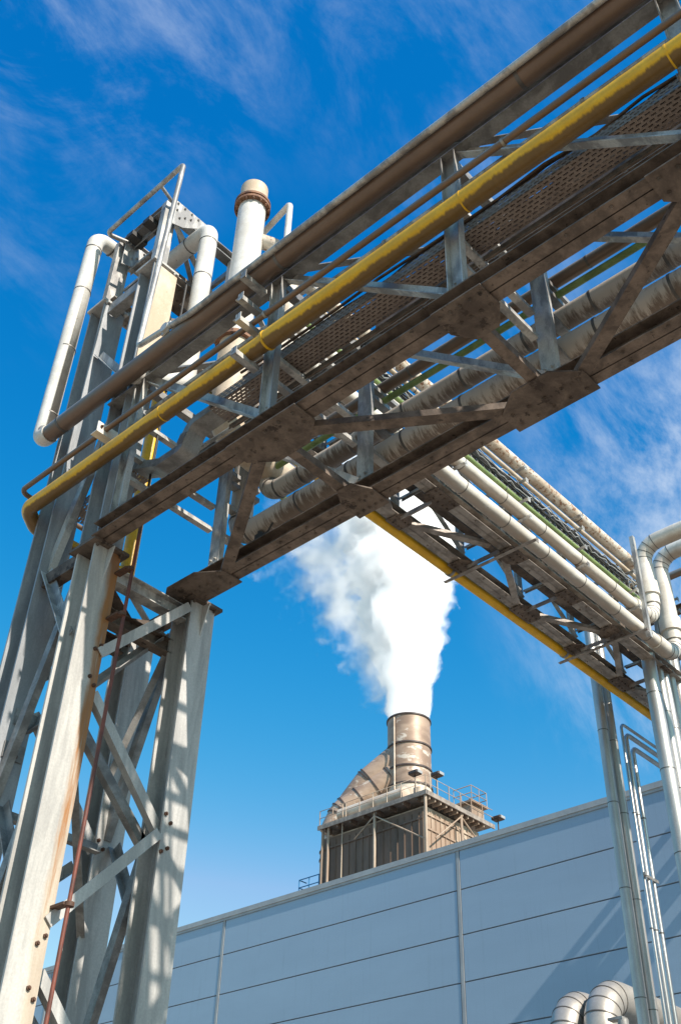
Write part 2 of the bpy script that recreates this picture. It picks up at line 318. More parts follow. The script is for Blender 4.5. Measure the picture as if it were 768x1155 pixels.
q = mb(); box(q, (WX-.05, ys[0]-.1, 11.40), (WX+.25, ys[-1]+.1, 11.53)); box(q, (WX-.03, ys[0]-.1, 11.335), (WX-.005, ys[-1]+.1, 11.40))
q.build('roof_edge', M_trim, wh)

# ------------------------------------------------------------------ boiler house far behind
bh = thing('boiler_house', 'tall brown stained boiler house with a deck and railings above the warehouse roof', 'building', (49, 39.5, 0))
bx0, bx1, by0, by1, bt = 44.7, 49.7, 35.45, 43.2, 26.5
w1_ = mb(); box(w1_, (bx0, by0, 0), (bx1, by1, bt))
for i in range(12):
    x = bx0+.1+i*.42; box(w1_, (x, by0-.05, 12), (x+.035, by0-.001, bt-.2))
box(w1_, (bx0+.05, by0-.07, 25.2), (bx1, by0-.051, 25.3)); box(w1_, (bx0+.05, by0-.07, 26.0), (bx1, by0-.051, 26.1))
w1_.build('wall', M_boil, bh)
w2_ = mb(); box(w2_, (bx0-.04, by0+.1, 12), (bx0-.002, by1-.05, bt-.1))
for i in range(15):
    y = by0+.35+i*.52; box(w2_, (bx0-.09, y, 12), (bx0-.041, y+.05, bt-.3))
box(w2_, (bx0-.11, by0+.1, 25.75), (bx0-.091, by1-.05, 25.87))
w2_.build('shade_toned_side', M_boild, bh, 'stained brown side wall with its shade put into the colour')  # shade of this side is painted into its darker brown
OV = .62
dk = mb(); box(dk, (bx0-OV, by0-OV, 26.92), (bx1+.7, by1-.2, 27.0)); box(dk, (bx0-OV-.08, by0-OV-.08, 26.78), (bx0-OV-.002, by1-.2, 27.04)); box(dk, (bx0-OV, by0-OV-.08, 26.78), (bx1+.7, by0-OV-.002, 27.04))
dk.build('deck', M_boildk, bh)
for i in range(11):
    x = bx0-.3+i*.5; q = mb(); box(q, (x, by0-OV+.02, 26.62), (x+.08, by0+.0, 26.9)); q.build('deck_beam', M_boil, bh)
for i in range(8):
    y = by0+i*1.0; q = mb(); box(q, (bx0-OV+.02, y, 26.62), (bx0, y+.1, 26.9)); q.build('deck_beam', M_boild, bh)  # beams on the unlit side share the shade-darkened colour
for (x, y) in ((bx0-OV+.1, by0-OV+.12), (bx0-OV+.15, 38.7), (bx0-OV+.15, 42.3), (bx0-OV+.15, 42.75), (bx0+2.7, by0-OV+.12)):
    q = mb(); tube(q, [(x, y, 12), (x, y, 26.9)], .085, 10); q.build('post', M_boil, bh)
tube(mb(), [(bx0-OV+.15, 41.2, 12), (bx0-OV+.15, 41.2, 28.0)], .035, 8).build('post', M_boil, bh)
for a, b_ in (((bx0-.5, 38.7, 26.6), (bx0-.5, by0-.3, 24.4)), ((bx0-.5, 38.7, 26.6), (bx0-.5, 40.2, 25.6)), ((bx0+2.7, by0-.5, 26.6), (bx0+.3, by0-.5, 24.6)), ((bx0+2.7, by0-.5, 26.6), (bx0+4.6, by0-.5, 25.4))):
    tube(mb(), [a, b_], .045, 8).build('diagonal_brace', M_boil, bh)
rl = mb()
for z in (27.5, 27.95):
    tube(rl, [(bx0-OV, by1-.3, z), (bx0-OV, by0-OV, z), (bx1+.65, by0-OV, z)], .022, 6)
for i in range(9): tube(rl, [(bx0-OV, by1-.3-i*1.05, 27.0), (bx0-OV, by1-.3-i*1.05, 27.95)], .03, 6)
for i in range(6): tube(rl, [(bx0-OV+i*1.05, by0-OV, 27.0), (bx0-OV+i*1.05, by0-OV, 27.95)], .03, 6)
rl.build('railing', M_boil, bh)
pl = mb(); box(pl, (48.6, 35.0, 28.0), (50.2, 36.4, 28.12))
for x in (48.65, 49.4, 50.15):
    for y in (35.05, 36.35): tube(pl, [(x, y, 28.1), (x, y, 29.0)], .022, 6)
for z in (28.55, 29.0): tube(pl, [(48.65, 36.35, z), (48.65, 35.05, z), (50.15, 35.05, z), (50.15, 36.35, z)], .03, 6)
box(pl, (48.8, 35.2, 27.15), (50.0, 36.2, 27.99)); pl.build('platform', M_boil, bh)
tube(mb(), [(bx0+.3, 42.0, 27.7), (bx0+.3, 37.0, 27.7)], .45, 24).build('drum', M_stkl, bh)
tube(mb(), [(bx0+.3, 36.0, 27.0), (bx0+.3, 36.0, 27.75)], .36, 20).build('vent_pot', M_stkl, bh)
fd = mb(); tube(fd, fillet([(46.8, 44.1, 14), (46.8, 44.1, 26.6), (46.8, 43.2, 28.9), (47.3, 41.9, 30.6), (48.3, 40.0, 32.3)], 1.5), .95, 24); fd.build('flue_duct', M_stk, bh)
fe = mb(); tube(fe, fillet([(45.9, 43.6, 27.2), (46.2, 43.0, 28.6), (48.2, 39.9, 31.2)], 1.2), .85, 24); fe.build('flue_duct', M_stk, bh)
for path, rr_, ks in ((fillet([(46.8, 44.1, 14), (46.8, 44.1, 26.6), (46.8, 43.2, 28.9), (47.3, 41.9, 30.6), (48.3, 40.0, 32.3)], 1.5), .95, (3, 9, 13, 18, 24, 27)), (fillet([(45.9, 43.6, 27.2), (46.2, 43.0, 28.6), (48.2, 39.9, 31.2)], 1.2), .85, (1, 5, 9))):
    for k in ks:
        if k < len(path)-1: ring(mb(), path[k], path[k+1]-path[k-1], rr_+.06, .07, 30).build('duct_band', M_ring, bh)
for fr_ in (.3, .55, .8): ring(mb(), Vector((46.2, 43.0, 28.6)).lerp(Vector((48.2, 39.9, 31.2)), fr_), (2.0, -3.1, 2.6), .91, .07, 30).build('duct_band', M_ring, bh)
for z in (13.5, 16, 18.5, 21, 23.5, 26): ring(mb(), (46.8, 44.1, z), Z, 1.0, .08).build('duct_band', M_ring, bh)
def lamp(label, p):
    t = thing('floodlight', label, 'floodlight', p, 'floodlights on the far roof')
    px, py, pz = p; tube(mb(), [(px, py, 27.0 if px < 50 else 22), (px, py, pz+.55)], .04, 8).build('stand', M_ring, t)
    q = mb(); box(q, (px-.28, py-.36, pz+.5), (px+.24, py+.32, pz+.72)); q.build('lamp_head', M_ring, t, bevel=.05)
    q = mb(); box(q, (px-.22, py-.40, pz+.53), (px+.18, py-.365, pz+.69)); q.build('lamp_glass', M_trim, t)
lamp('dark floodlight on the deck corner left of the other, in front of the chimney', (bx0-.4, by0+.3, 27.75))
lamp('dark floodlight on the deck corner right beside the chimney foot', (bx0+.55, by0-.5, 27.75))
lamp('dark floodlight standing alone at the right end of the far deck', (bx1+1.2, by0-.6, 27.0))
# blue rail at the warehouse roof corner
br = thing('roof_railing', 'small blue guard rail on the roof left of the boiler house', 'railing', (44.4, 46.5, 11.5))
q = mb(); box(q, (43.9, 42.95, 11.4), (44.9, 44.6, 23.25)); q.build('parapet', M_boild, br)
q = mb()
for z in (23.75, 24.2): tube(q, [(44.2, 42.9, z), (44.2, 44.5, z), (44.8, 44.5, z)], .035, 6)
for y in (42.9, 43.7, 44.5): tube(q, [(44.2, y, 23.2), (44.2, y, 24.2)], .035, 6)
q.build('rail', M_blue, br)

# chimney
SX, SY = 48.5, 39.57
ch = thing('chimney', 'wide brown steel chimney with dark rings giving off white steam', 'chimney', (SX, SY, 27.1))
def shell(z0, z1, R, mat, lab=None):
    q = mb(); tube(q, [(SX, SY, z0), (SX, SY, z1)], R, 48, caps=False); tube(q, [(SX, SY, z0), (SX, SY, z1)], R-.06, 48, caps=False)
    return q.build('shell', mat, ch, lab)
shell(27.1, 29.9, 1.37, M_stkl, 'pale lower shell'); shell(29.9, 34.5, 1.37, M_stk)
for z in (34.5, 32.55, 31.0, 29.85):
    q = mb(); tube(q, [(SX, SY, z-.05), (SX, SY, z+.05)], 1.44, 48, caps=False); q.add([], [])
    vs = [(SX+math.cos(a*math.pi/24)*R, SY+math.sin(a*math.pi/24)*R, zz) for zz in (z-.05, z+.05) for R in (1.375, 1.44) for a in range(48)]
    q.add(vs, [(k*96+i, k*96+(i+1) % 48, k*96+48+(i+1) % 48, k*96+48+i) for k in (0, 1) for i in range(48)])
    q.build('ring', M_ring, ch)
dx, dy = -SX, -SY; L_ = math.hypot(dx, dy); ang = math.atan2(dy, dx)-rad(38)
tube(mb(), [(SX+math.cos(ang)*1.5, SY+math.sin(ang)*1.5, 27.2), (SX+math.cos(ang)*1.5, SY+math.sin(ang)*1.5, 34.3)], .05, 8).build('conduit', M_stkl, ch)

# steam plume: a volume of condensed droplets
M_steam = bpy.data.materials.new('steam'); M_steam.use_nodes = True; nt = M_steam.node_tree; nt.nodes.clear()
tc = N(nt, 'ShaderNodeTexCoord'); s = N(nt, 'ShaderNodeSeparateXYZ'); nt.links.new(tc.outputs['Object'], s.inputs[0])
x_, y_, z_ = s.outputs
wn = N(nt, 'ShaderNodeTexNoise', i_Scale=0.55, i_Detail=10.0, i_Roughness=0.64, i_Distortion=0.3); nt.links.new(tc.outputs['Object'], wn.inputs['Vector'])
nb = mth(nt, 'MULTIPLY', mth(nt, 'SUBTRACT', wn.outputs[0], 0.5), 2.6)
def lobe(cy0, cyk, R0, Rk, amp, zlo, zhi, dens, z0fade, edge, cx0=0.0, cxk=0.0):
    xc = mth(nt, 'SUBTRACT', x_, mth(nt, 'ADD', mth(nt, 'MULTIPLY', z_, cxk), cx0))
    yc = mth(nt, 'ADD', mth(nt, 'MULTIPLY', z_, cyk), cy0); R = mth(nt, 'ADD', mth(nt, 'MULTIPLY', z_, Rk), R0)
    dyy = mth(nt, 'SUBTRACT', y_, yc)
    rr = mth(nt, 'DIVIDE', mth(nt, 'SQRT', mth(nt, 'ADD', mth(nt, 'MULTIPLY', xc, xc), mth(nt, 'MULTIPLY', dyy, dyy))), R)
    grow = sstep(nt, z_, -0.5, z0fade)
    v = mth(nt, 'ADD', mth(nt, 'SUBTRACT', 1.0, rr), mth(nt, 'MULTIPLY', mth(nt, 'MULTIPLY', nb, amp), grow))
    d = mth(nt, 'MULTIPLY', sstep(nt, v, 0.0, edge), dens)
    d = mth(nt, 'MULTIPLY', d, sstep(nt, z_, zlo-.01, zlo+.6))
    return mth(nt, 'MULTIPLY', d, mth(nt, 'SUBTRACT', 1.0, sstep(nt, z_, zhi-3.5, zhi)))
core = lobe(0, 0.05, 1.30, 0.205, 0.72, -0.3, 21.5, 4.5, 3.0, 0.12)
wisp = lobe(0.9, 0.27, 0.5, 0.21, 2.6, 1.0, 17.5, 0.60, 2.0, 1.1, -0.5, -0.20)
vol = N(nt, 'ShaderNodeVolumePrincipled', i_Anisotropy=-0.05); vol.inputs['Color'].default_value = (0.998, 0.998, 0.998, 1)
nt.links.new(mth(nt, 'MAXIMUM', core, wisp), vol.inputs['Density'])
out = N(nt, 'ShaderNodeOutputMaterial'); nt.links.new(vol.outputs[0], out.inputs['Volume'])
q = mb(); rnd = random.Random(3); zz = [-.35, .5, 2, 4, 6, 8, 10, 12, 14, 16, 18, 20, 21.5]; seg = 28; vs = []
for z in zz:
    for j in range(seg):
        a = 2*math.pi*j/seg; R = 1.34+max(0, z)*.225+min(max(z, 0), 3)*.32
        lft = max(0, math.sin(a)); ext = lft*(max(0, min(z, 13))*.74)+1.0*lft*(z > 1)
        bk = max(0, -math.cos(a)); vs.append((math.cos(a)*R-bk*max(0, min(z, 15))*.22, math.sin(a)*R+.02*z+ext, z))
fs = [(i*seg+j, i*seg+(j+1) % seg, (i+1)*seg+(j+1) % seg, (i+1)*seg+j) for i in range(len(zz)-1) for j in range(seg)]
q.add(vs, fs+[tuple(range(seg))[::-1], tuple(range((len(zz)-1)*seg, len(zz)*seg))], True)
pm = q.build('steam_plume', M_steam); pm.location = (SX, SY, 34.5)
tag(pm, 'billowing white steam rising out of the brown chimney', 'steam', kind='stuff')

# ------------------------------------------------------------------ the tall support tower
AX, BX, FY, RY = 3.96, 5.04, 6.60, 7.45
tw = thing('support_tower', 'four-legged pale steel support tower with zigzag braces and one rust-streaked leg', 'pipe support tower', (3.96, 6.6, 0))
cs = Hsec(.27, .26, .020, .014)
def column(x, y, z0, z1, mat, lab=None): return prism(mb(), cs, (x, y, z0), (x, y, z1), X).build('column', mat, tw, lab)
column(AX, FY, 0, 7.0, M_colA, 'rust-streaked front leg'); column(AX, FY, 7.045, 10.74, M_colg)
column(AX, RY, 0, 10.74, M_colg)
column(BX, FY, 0, 6.98, M_col); column(BX, RY, 0, 6.98, M_col)
def plate(x, y, z, mat=M_plate, e=.05, t=.03, name='cap_plate'):
    q = mb(); box(q, (x-.135-e, y-.13-e, z), (x+.135+e, y+.13+e, z+t))
    for a in (-1, 1):
        for b_ in (-1, 1): bolt(q, (x+a*.12, y+b_*.145, z), -Z, .016, .02)
    return q.build(name, mat, tw)
plate(AX, FY, 7.0); plate(BX, FY, 6.985); plate(BX, RY, 6.985); plate(AX, FY, 10.745, M_col, .03); plate(AX, RY, 10.745, M_col, .03)
for x, y, z in ((AX, FY, 7.0), (BX, FY, 6.98)):      # triangular stiffeners under the caps
    q = mb(); q.add([(x-.006+dx_, y-.13, z-.32) for dx_ in (0, .012)]+[(x-.006+dx_, y-.135, z-.002) for dx_ in (0, .012)]+[(x-.006+dx_, y-.22, z-.002) for dx_ in (0, .012)], [(0, 2, 4), (1, 5, 3), (0, 1, 3, 2), (2, 3, 5, 4), (0, 4, 5, 1)]); q.build('stiffener', M_col, tw)
def brace(p0, p1, side, w_=.085, mat=M_gal, name='diagonal_brace', sa=1, sb=1, parent=None):
    return prism(mb(), Lsec(w_, w_*.8, .009, sa, sb), p0, p1, side).build(name, mat, parent or tw)
yf = FY-.02
# front face zigzag (between the two front legs), pairs of angles on both sides of the web line
zl = [6.0, 3.9, 1.8]; zr = [6.86, 4.78, 2.7]
for i in range(3):
    brace((AX+.13, yf-.13, zl[i]), (BX-.13, yf-.13, zr[i]), Z, mat=M_col, sb=-1)
    if i: 
        brace((BX-.13, yf-.05, zr[i]+.05), (AX+.13, yf-.05, zl[i-1]-.3), Z, mat=M_col)
        brace((BX-.13, yf+.13, zr[i]+.0), (AX+.13, yf+.13, zl[i-1]-.45), Z, mat=M_gald)
# rear face
for i in range(3):
    brace((AX+.13, RY+.1, zl[i]+.1), (BX-.13, RY+.1, zr[i]), Z, mat=M_gal)
    if i:
        brace((BX-.13, RY-.1, zr[i]+.1), (AX+.13, RY-.1, zl[i-1]-.2), Z, mat=M_gal)
brace((AX+.13, RY, 8.1), (BX+.4, RY+.1, 7.1), Z, mat=M_gald)
# side faces (near and far)
for x_c, mt in ((AX, M_gald), (BX, M_gald)):
    for i, (za, zb) in enumerate(((6.86, 5.0), (4.8, 2.9), (2.7, .9))):
        brace((x_c-.06, FY+.14, za), (x_c-.06, RY-.14, zb), Z, mat=mt)
        brace((x_c+.05, RY-.14, zb-.05), (x_c+.05, FY+.14, zb-1.0), Z, mat=mt)
    brace((x_c-.08, FY+.14, 6.95), (x_c-.08, RY-.14, 6.95), Z, .13, M_plate, 'tie_beam')
brace((AX-.05, FY+.14, 8.9), (AX-.05, RY-.14, 7.15), Z, mat=M_gal); brace((AX-.05, RY-.14, 7.1), (AX-.05, FY+.14, 6.2), Z, mat=M_gal)
brace((AX-.05, RY-.14, 9.9), (AX-.05, FY+.14, 9.2), Z, mat=M_gal); brace((AX-.08, FY+.14, 10.6), (AX-.08, RY-.14, 10.6), Z, .14, M_gald, 'tie_beam')
# head frame between the legs
prism(mb(), Hsec(.12, .14, .01, .008), (AX+.14, FY-.03, 6.85), (BX-.14, FY-.03, 6.85), Y).build('tie_beam', M_gal, tw)
prism(mb(), Hsec(.12, .14, .01, .008), (AX+.14, FY+.17, 6.6), (BX-.1, FY+.17, 6.6), Y).build('tie_beam', M_plate, tw)
prism(mb(), Hsec(.12, .14, .01, .008), (AX+.14, RY, 6.85), (BX-.14, RY, 6.85), Y).build('tie_beam', M_plate, tw)
brace((AX+.15, FY+.2, 6.9), (BX-.15, RY-.15, 6.9), X, .12, M_plate); brace((AX+.15, RY-.15, 6.78), (BX-.15, FY+.2, 6.78), X, .1, M_plate)
brace((AX+.13, RY-.1, 5.6), (BX-.13, FY+.15, 6.7), Z, mat=M_gald); brace((BX-.1, RY-.15, 5.5), (BX-.1, FY+.15, 6.5), Z, mat=M_gald)
brace((AX+.1, RY-.15, 4.85), (BX-.13, RY-.15, 4.85), Z, .09, M_gald)
brace((AX+.14, FY+.05, 5.15), (BX-.14, RY-.1, 4.2), Z, .08, M_gald)
# rusty bolt groups where the braces land
def bolts(pts, nrm, R=.017):
    for p_ in pts: q = mb(); bolt(q, p_, nrm, R); q.build('bolt', M_bolt, tw)
fy = FY-.13
bolts([(AX+.055, fy, 6.05), (AX+.105, fy, 6.10), (AX+.055, fy, 5.80), (AX+.105, fy, 5.74)], -Y)
bolts([(AX+.055, fy, 3.78), (AX+.105, fy, 3.84), (AX+.055, fy, 3.50), (AX+.105, fy, 3.44)], -Y)
bolts([(BX-.115, fy, 4.98), (BX-.06, fy, 4.92), (BX-.06, fy, 4.72), (BX-.115, fy, 4.68)], -Y)
bolts([(BX-.115, RY-.13, 4.98), (BX-.06, RY-.13, 4.92), (BX-.115, RY-.13, 4.62), (BX-.06, RY-.13, 4.68)], -Y)
bolts([(AX+.09, RY-.13, 5.72), (AX+.02, RY-.13, 5.68), (AX+.05, RY-.13, 5.38), (AX+.0, RY-.13, 5.45)], -Y, .022)
for a, b_ in (((AX+.02, RY-.14, 5.70), (AX+.12, RY-.14, 5.72)), ((AX-.02, RY-.14, 5.40), (AX+.08, RY-.14, 5.42))):
    q = mb(); box(q, (a[0]-.05, a[1]-.005, a[2]-.06), (b_[0]+.04, a[1]+.004, b_[2]+.06)); q.build('washer_plate', M_gald, tw)
# upper posts and the frame on top
for y in (FY, RY): prism(mb(), Csec(.15, .08, .01), (AX-.02, y-.05, 10.78), (AX-.02, y-.05, 11.93), X).build('upper_post', M_gal, tw)
prism(mb(), Hsec(.10, .10, .01, .008), (AX-.0, FY+.06, 11.98), (AX-.0, RY-.05, 11.98), X).build('tie_beam', M_gald, tw)
for y in (6.85, 7.15): 
    q = mb(); box(q, (AX-.1, y, 11.85), (AX+.12, y+.12, 11.92)); q.build('shoe', M_dark, tw)
for y, zg in ((FY, 11.78), (RY, 11.78)):
    q = mb(); q.add([(AX+a, y-.125-e, zg+b_) for e in (0, .012) for a, b_ in ((-.06, .14), (.42, .14), (.42, .06), (.12, -.22), (-.06, -.3))], [(0, 1, 2, 3, 4), (9, 8, 7, 6, 5)]+[(i, (i+1) % 5, 5+(i+1) % 5, 5+i) for i in range(5)])
    for a, b_ in ((0, .1), (.1, .1), (.2, .1), (.3, .1), (0, -.02), (.05, -.12), (.12, -.05), (.2, .0)): bolt(q, (AX+a, y-.137, zg+b_), -Y, .014, .014)
    q.build('gusset_plate', M_gal, tw)
# tan patch plate hung on the upper front leg
q = mb(); box(q, (AX-.13, FY-.155, 9.0), (AX+.155, FY-.135, 10.70)); q.build('cover_plate', M_tan, tw, 'tan rust-stained cover plate')

# bent guard rail on the tower head, running on along the bridge
rail = thing('guard_rail', 'bent grey tube guard rail standing up from the tower head', 'guard rail', (3.65, 6.1, 8.85))
tube(mb(), fillet([(AX-.03, RY-.12, 11.9), (3.68, RY-.05, 11.88), (3.66, 6.02, 11.86), (3.62, 6.1, 8.98), (3.575, 5.3, 8.78), (3.575, -5.5, 8.745)], .05), .028, 12).build('tube', M_gal, rail)
tube(mb(), [(3.66, 6.42, 11.87), (AX-.02, 6.5, 11.87)], .02, 10).build('stay', M_gal, rail)
q = mb(); box(q, (3.585, 5.60, 8.80), (3.60, 5.70, 8.93)); tube(q, [(3.56, 5.65, 8.86), (3.61, 5.65, 8.86)], .05, 12); q.build('clamp', M_gal, rail)
r3 = thing('guard_rail', 'short bent white tube rail to the right of the flanged vent pipe', 'guard rail', (4.3, 4.95, 9))
tube(mb(), fillet([(4.86, 6.0, 11.85), (4.75, 5.46, 11.77), (4.75, 5.46, 8.9)], .06), .035, 12).build('tube', M_white, r3)

# ------------------------------------------------------------------ pipe bridges
def bridge(name, label, org, F, side, tdir, nodes, t_ends, s0, s1, z0, z1, mats, gus, near_br, far_br, ch_h=.14, bot_under=False):
    """F(t, s, z) -> world; side = across axis, tdir = along axis"""
    mc, mp_, md = mats
    t = thing(name, label, 'pipe bridge', org)
    ta, tb = t_ends[:2]
    for s, z, mat in ((s0, z0, mc), (s1, z0, mc)):
        ta = t_ends[0] if s == s0 else t_ends[2] if len(t_ends) > 2 else t_ends[0]
        q = mb()
        prism(q, Csec(ch_h, .10, .010), F(ta, s+.004, z), F(tb, s+.004, z), Z)
        prism(q, Csec(ch_h, .10, .010, -1), F(ta, s-.004, z), F(tb, s-.004, z), Z)
        kb = min(ta, tb)+.3
        while kb < max(ta, tb)-.3:
            for e in ((-.055, .055) if random.random() < .45 else (random.choice((-.06, .06)),)): bolt(q, F(kb, s+e, z-ch_h/2), -Z, .013, .012)
            kb += random.uniform(.25, .6)
        q.build('bottom_chord', mat, t)
    for s, z in ((s0, z1), (s1, z1)):
        prism(mb(), Hsec(.12, .13, .011, .009), F(ta, s, z), F(tb, s, z), side).build('top_chord', M_gald, t)
    for n in nodes:
        for s in (s0, s1):
            if n == nodes[0] and name == 'pipe_bridge' and False: continue
            sg = 1 if s == s0 else -1
            q = mb(); prism(q, Csec(.13, .06, .009, sg if side.x else -sg), F(n, s-.0*sg, z0+ch_h/2+.003), F(n, s, z1-.073), tdir)
            for k in range(4): bolt(q, F(n+(.03 if k % 2 else -.03), s-.0, z0+.16+.06*(k//2)), -side, .012, .012)
            q.build('post', mp_, t)
    for a, b_ in zip(nodes[:-1], nodes[1:]):       # a at the tower side
        for s in (s0, s1):
            o_ = .03 if s == s0 else -.03
            q = mb(); prism(q, Lsec(.09, .07, .009), F(a+(b_-a)*.04, s+o_, z1-.11), F(b_-(b_-a)*.04, s+o_, z0+.11), Z); q.build('truss_diagonal', mp_, t)
        q = mb(); prism(q, Lsec(.08, .06, .008), F(a, s0, z1+.03), F(b_, s1, z1+.03), Z); q.build('top_brace', M_gald, t)
    for i, n in enumerate(nodes):                  # struts and zigzag laced under the bottom chords
        if i or ta > 0 and ta < 4: q = mb(); prism(q, Lsec(.085, .07, .009), F(n-.04, s0+.1, z0-ch_h/2-.013), F(n-.04, s1-.1, z0-ch_h/2-.013), tdir); q.build('bottom_strut', mc, t)
        q = mb(); prism(q, Lsec(.08, .08, .009), F(n, s0+.06, z1-.09), F(n, s1-.06, z1-.09), tdir); q.build('top_strut', M_gald, t)
        for z in near_br[1]:
            q = mb(); prism(q, Csec(.06, .04, .007), F(n+.07, s0+.02, z), F(n+.07, s1-.02, z), tdir); q.build('cross_bar', M_gal, t)
    for i in range(len(nodes)-1):
        a, b_ = nodes[i], nodes[i+1]
        if i % 2 == 0: p0, p1 = F(a+(b_-a)*.13, s1-.09, z0-ch_h/2-.012), F(b_-(b_-a)*.13, s0+.09, z0-ch_h/2-.012)
        else: p0, p1 = F(a+(b_-a)*.13, s0+.09, z0-ch_h/2-.012), F(b_-(b_-a)*.13, s1-.09, z0-ch_h/2-.012)
        q = mb(); prism(q, Lsec(.10, .06, .009), p0, p1, Z.cross(Vector(p1)-Vector(p0))); q.build('bottom_brace', mc, t)
    zb = z0-ch_h/2-.004
    for n, which, hl in gus:                        # bolted gusset plates flat under the chords
        s = s0 if which == 0 else s1; sg = 1 if which == 0 else -1
        inn = .25 if side.x else .19
        if side.y: hl *= .68
        q = mb(); pts = [(n-hl, s-.12*sg), (n+hl, s-.12*sg), (n+hl, s+.10*sg), (n+hl*.45, s+inn*sg), (n-hl*.45, s+inn*sg), (n-hl, s+.10*sg)]
        vs = [F(a, b_, z) for z in (zb-.022, zb-.010) for a, b_ in pts]
        q.add(vs, [tuple(range(6)), tuple(range(6, 12))]+[(i, (i+1) % 6, 6+(i+1) % 6, 6+i) for i in range(6)])
        for k in range(5):
            for e in (-.06, .06): bolt(q, F(n-hl*.8+k*hl*.4, s+e, zb-.022), -Z, .014, .014)
        q.build('gusset_plate', M_plate, t)
    for n, s, tip, z in near_br[0]:
        q = mb(); prism(q, Lsec(.05, .06, .007), F(n, s, z), F(n, tip, z), Z); q.add([F(n-.03, tip, z-.03), F(n+.03, tip, z-.03), F(n+.03, tip, z+.05), F(n-.03, tip, z+.05)]+[F(n-.03, tip+(.006 if tip < s else -.006), z-.03), F(n+.03, tip+(.006 if tip < s else -.006), z-.03), F(n+.03, tip+(.006 if tip < s else -.006), z+.05), F(n-.03, tip+(.006 if tip < s else -.006), z+.05)], [(0, 1, 2, 3), (7, 6, 5, 4), (0, 4, 5, 1), (1, 5, 6, 2), (2, 6, 7, 3), (3, 7, 4, 0)])
        q.build('pipe_bracket', M_gal if abs(tip-s) < .5 else mc, t)
    for n, s, tip, z in far_br:
        q = mb(); prism(q, Csec(.075, .045, .008), F(n, s, z), F(n, tip, z), tdir); q.build('pipe_bracket', M_gald, t)
    return t
F1 = lambda t, s, z: Vector((s, t, z)); F2 = lambda t, s, z: Vector((t, s, z))
nd1 = [6.25, 4.45, 2.65, 0.85, -0.95, -2.75, -4.55]
nb1 = [(n, 3.80, 3.53, z) for n in (4.56,) for z in (8.66, 8.38, 8.13, 7.74)]
nb1 += [(n, 3.80, 3.55, z) for n in (-0.95, -4.55) for z in (8.66, 8.13, 7.74)]
fb1 = [(n, 4.97, 5.36, z) for n in nd1 for z in (8.37, 8.25, 7.96, 7.60)]
b1 = bridge('pipe_bridge', 'near pipe bridge of brown dusty steel crossing overhead from the tower to the top right', (4.4, 2.6, 6.9), F1, X, Y, nd1, (6.46, -6.2, 6.74), 3.86, 4.91, 7.10, 8.83,
            (M_brown, M_gal, M_brown), [(4.42, 0, .36), (2.62, 0, .2), (.95, 0, .3), (6.36, 1, .40), (4.42, 1, .16), (2.68, 1, .34), (.85, 1, .2), (-.95, 1, .3), (-.95, 0, .2)], (nb1, (7.66, 7.93, 8.34)), fb1)
nd2 = [4.0, 4.98, 5.92, 7.41, 8.90, 10.39, 11.88, 13.37, 14.86, 16.35, 17.84, 19.33]
nb2 = []
for i, n in enumerate(nd2[2:]): nb2 += [(n, 6.60, 6.20, z) for z in (11.10, 11.42, 11.78, 12.02)]
nb2 += [(n, 7.74, 6.14, 10.66) for n in (4.98, 7.41, 10.39, 13.37, 16.35)]
b2 = bridge('pipe_bridge', 'far pipe bridge seen from below, running right from the tower top to the warehouse', (10, 7, 10.7), F2, Y, X, nd2, (3.92, 19.8), 6.68, 7.42, 10.87, 12.0,
            (M_bgrey, M_gal, M_brown), [(4.2, 0, .3), (5.92, 1, .3), (7.41, 0, .3), (8.95, 0, .36), (8.95, 1, .22), (10.35, 1, .26), (10.6, 0, .3), (11.95, 1, .38), (12.0, 0, .3), (13.3, 0, .36), (13.3, 1, .2), (14.75, 1, .36), (14.8, 0, .2)], (nb2, (11.2, 11.55)), [])
q = mb(); prism(q, Lsec(.07, .07, .008), (13.45, 6.16, 10.6), (13.45, 6.16, 12.55), X); q.build('upright', M_gal, b2)

# ------------------------------------------------------------------ pipes of the near bridge, outer side
def jY(x, z, ys_): return [((x, y, z), Y) for y in ys_]
def jX(y, z, xs_): return [((x, y, z), X) for x in xs_]
pipe('steel_pipe', 'thick brown pipe, uppermost on the near bridge, turning up the left side of the tower', 'pipe',
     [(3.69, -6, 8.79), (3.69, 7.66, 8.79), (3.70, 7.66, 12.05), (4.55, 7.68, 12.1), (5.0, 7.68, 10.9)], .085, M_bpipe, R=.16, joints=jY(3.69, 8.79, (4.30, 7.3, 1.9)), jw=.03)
# its lagged riser
rs = thing('lagged_riser', 'pale lagged vertical pipe at the far left of the tower', 'pipe', (3.70, 7.66, 8.9))
tube(mb(), fillet([(3.692, 7.52, 8.79), (3.692, 7.66, 8.80), (3.70, 7.66, 12.05), (4.1, 7.665, 12.07)], .15), .094, 24).build('pipe_wall', M_white, rs)
for p_, ax in (((3.70, 7.66, 9.12), Z), ((3.70, 7.66, 10.1), Z), ((3.70, 7.66, 11.05), Z), ((3.70, 7.66, 11.8), Z), ((3.92, 7.665, 12.05), X)): ring(mb(), p_, ax, .098, .015).build('joint_band', M_joint, rs)
pipe('steel_pipe', 'thin brown pipe between the thick brown pipe and the yellow pipe', 'pipe',
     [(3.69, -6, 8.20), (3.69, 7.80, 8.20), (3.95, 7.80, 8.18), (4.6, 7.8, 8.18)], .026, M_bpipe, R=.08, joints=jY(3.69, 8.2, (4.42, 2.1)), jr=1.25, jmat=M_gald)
q = thing('pipe_clamp', 'white angle clamp holding the thin brown pipe beside the tower', 'clamp', (3.66, 6.5, 8.16))
c = mb(); box(c, (3.60, 6.47, 8.13), (3.82, 6.48, 8.25)); box(c, (3.60, 6.48, 8.13), (3.82, 6.56, 8.14)); c.build('bracket', M_white, q)
